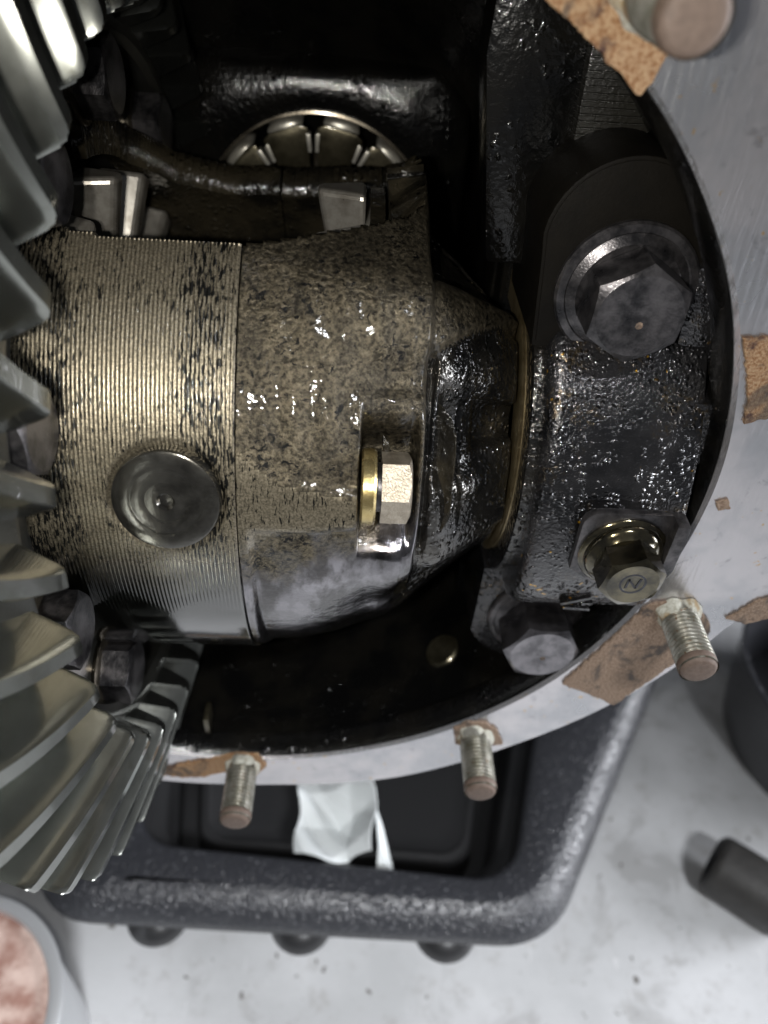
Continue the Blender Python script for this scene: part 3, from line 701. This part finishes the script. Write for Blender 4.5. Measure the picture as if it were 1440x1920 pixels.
scrap([(80.5, 8.0), (83.4, 9.0), (84.9, 6.2), (82.0, 5.4)], 'tiny tan gasket crumb alone on the right rim edge', 'gasket', 0.7, 6)
scrap([(29.5, -88.5), (33, -84.6), (39, -84.8), (43.5, -89), (46.5, -96.5), (43, -97.8), (37, -99.5), (31, -97)], 'ragged tan gasket scrap ringing the stud at bottom centre', 'gasket', 0.9, 8)
scrap([(-66.5, -117.0), (-60, -114.2), (-50, -110.2), (-40, -105.5), (-33, -106), (-30.6, -113), (-34, -119), (-45, -117.5), (-52, -121), (-60, -121.5), (-67, -119.8)], 'long torn brown gasket scrap by the stud next to the gear', 'gasket_rust', 0.9, 9)
scrap([(97.5, -33.0), (103, -26), (110, -21.5), (116, -22), (114, -30), (104, -34.6)], 'thin brown gasket strip at the outer corner of the rim', 'gasket', 0.8, 10)

# ================================================================== DRAIN PAN
pan = empty('drain_pan', (0, 40, -330), 'black speckled plastic drain pan on the floor under the housing', 'drain pan')
def rounded(pts, radii, n=7):
    res = []
    for i, p in enumerate(pts):
        a = Vector(pts[i-1])-Vector(p); b = Vector(pts[(i+1) % len(pts)])-Vector(p); r = radii[i]
        a.normalize(); b.normalize(); half = a.angle(b)/2; dist = r/math.tan(half)
        c = Vector(p)+(a+b).normalized()*(r/math.sin(half))
        s0 = Vector(p)+a*dist-c; s1 = Vector(p)+b*dist-c
        b0 = math.atan2(s0.y, s0.x); d = (math.atan2(s1.y, s1.x)-b0+math.pi) % (2*math.pi)-math.pi
        for k in range(n+1): res.append((c.x+r*math.cos(b0+d*k/n), c.y+r*math.sin(b0+d*k/n)))
    return res
oc = [(-150, -40), (97, -50), (204, 128), (150, 240), (-190, 240)]
oo = rounded(oc, [34, 44, 40, 40, 40])
ic = [(-104, -8), (80, -24), (112, 90), (100, 190), (-130, 190)]
ii = rounded(ic, [22, 26, 30, 30, 30])
npt = len(oo)
def off(poly, d):
    c = Vector((sum(p[0] for p in poly)/len(poly), sum(p[1] for p in poly)/len(poly)))
    return [tuple(Vector(p)+(c-Vector(p)).normalized()*d) for p in poly]
def loft(rings):
    vs, fs = [], []
    for (poly, z) in rings: vs += [(p[0], p[1], z) for p in poly]
    k = len(rings[0][0])
    for a in range(len(rings)-1):
        for i in range(k):
            j = (i+1) % k; fs.append((a*k+i, a*k+j, (a+1)*k+j, (a+1)*k+i))
    return vs, fs
mid = [tuple((Vector(a)+Vector(b))/2) for a, b in zip(oo, ii)]
vs, fs = loft([(off(oo, 46), -330), (off(oo, 22), -285), (off(oo, 3), -273), (oo, -270), (off(oo, 1.5), -266), (off(oo, 5), -261.5), (off(oo, 10), -257.6), (off(oo, 15), -255.6), (off(oo, 20), -255), (mid, -254.5), (off(ii, -4), -255), (off(ii, -1), -256.5), (ii, -260)])
loc_parent(flip_out(obj('pan_rim', vs, fs, 'pan', auto=60)), pan)
vs, fs = loft([(ii, -259.5), (off(ii, 2), -275), (off(ii, 9), -278), (off(ii, 11), -281), (off(ii, 14), -318)]); k = len(ii); fs.append(tuple(range(4*k, 5*k)))
loc_parent(obj('basin', vs, fs, 'pan_in', auto=40), pan)
st_ = off(ii, 26)
vs, fs = loft([(off(st_, -2), -318), (st_, -300), (off(st_, 2), -297.5), (off(st_, 6), -297), (off(st_, 8), -299), (off(st_, 20), -301)]); kk = len(st_); fs.append(tuple(range(5*kk, 6*kk)))
loc_parent(flip_out(obj('moulded_step', vs, fs, 'pan_in', auto=40)), pan)
kn = None
for x in (-93, -22.5, 48.5):
    if kn is None:
        kn = loc_parent(obj('foot_knob', *lathe([(0, 15.5), (3, 15), (6.5, 12.5), (9, 8.5), (10.2, 4), (10.5, 0.05)], 40, 'z'), 'pan_in', auto=60), pan); t = kn
    else: t = kn.copy(); COL.objects.link(t)
    t.matrix_parent_inverse = Matrix.Identity(4)
    t.location = (x*S, (-42-0.04*(x+93)-40+11.0)*S, (-284+330)*S)
# white sheet crumpled in the pan
def fold(u, v):
    def tri(t): t = t % 2.0; return 1-abs(t-1)
    h = 9*tri((u*0.9+v*0.35)/21+0.2)+6*tri((u*0.3-v*0.95)/17+0.5)+3.0*tri((u*0.7+v*0.7)/6.5)
    return h
vs, fs = [], []; nu, nv = 26, 34
for i in range(nu+1):
    for j in range(nv+1):
        u, v = -27+39*i/nu, -14+54*j/nv
        u2 = u+(0.06*(v-10) if u > 0 else 0)+1.2*math.sin(v*0.21); v2 = v+1.5*math.sin(u*0.17)
        lift = 9*max(0, u)/12
        vs.append((u2, v2, -268+fold(u, v)*0.95+lift))
for i in range(nu):
    for j in range(nv): fs.append((i*(nv+1)+j, (i+1)*(nv+1)+j, (i+1)*(nv+1)+j+1, i*(nv+1)+j+1))
k0 = len(vs)     # flap that folds down to the right
vs += [(13, 14, -258), (15, -3, -265), (14, -20, -277), (26, -22, -279), (21, -6, -272), (17, 6, -264)]
fs += [(k0, k0+1, k0+5), (k0+1, k0+4, k0+5), (k0+1, k0+2, k0+3, k0+4)]
pap = obj('crumpled_paper', vs, fs, 'paper', smooth=False)
md = pap.modifiers.new('th', 'SOLIDIFY'); md.thickness = 0.5*S
tag(pap, 'crumpled white paper towel lying in the black pan', 'paper towel')

# ================================================================== OTHER THINGS AT THE EDGES
tub = empty('black_tub', (340, 110, -330), 'round black tub with a thin lip at the right edge, on the floor', 'tub')
tc_ = (338, 105, 0)
loc_parent(obj('tub_wall', *lathe([(-330, 78), (-300, 84), (-262, 88), (-260, 89.5), (-258.5, 89), (-258.5, 86.5), (-262, 85), (-300, 81), (-322, 76)], 96, 'z', tc_), 'pan', auto=50), tub)
loc_parent(obj('tub_floor', *lathe([(-322, 76), (-322, 0.05)], 96, 'z', tc_), 'pan', auto=50), tub)

mal = empty('rubber_plug', (225, 0, -330), 'dark rubber cylinder with a shiny black end lying on the floor', 'rubber plug')
ax = Vector((0.80, -0.60, 0)).normalized(); a0 = Vector((210, 13, -312))
def along(prof, seg=48):
    vs, fs = lathe(prof, seg, 'z'); return orient(vs, ax, a0), fs
loc_parent(obj('body', *along([(0, 13.0), (0.8, 15.2), (2.5, 17.0), (5, 17.6), (46, 17.6), (48, 15)]), 'rubber', auto=40), mal)
loc_parent(obj('end_face', *along([(0, 14.6), (0.8, 12.5), (3, 11), (4, 0.05)]), 'rubber_end', auto=40), mal)
can = empty('round_tin', (-178, -86, -330), 'round silver-rimmed tin with pinkish brown contents at the lower left', 'tin')
cc = (-172, -87, 0)
loc_parent(obj('tin_wall', *lathe([(-330, 51), (-262, 51), (-259, 52.5), (-255.5, 53), (-254, 51), (-254.5, 47.5), (-257, 46.5)], 96, 'z', cc), 'tin', auto=50), can)
loc_parent(obj('contents', *lathe([(-257.0, 46.7), (-256.2, 40), (-255.8, 20), (-256, 0.05)], 72, 'z', cc), 'grease', auto=50), can)
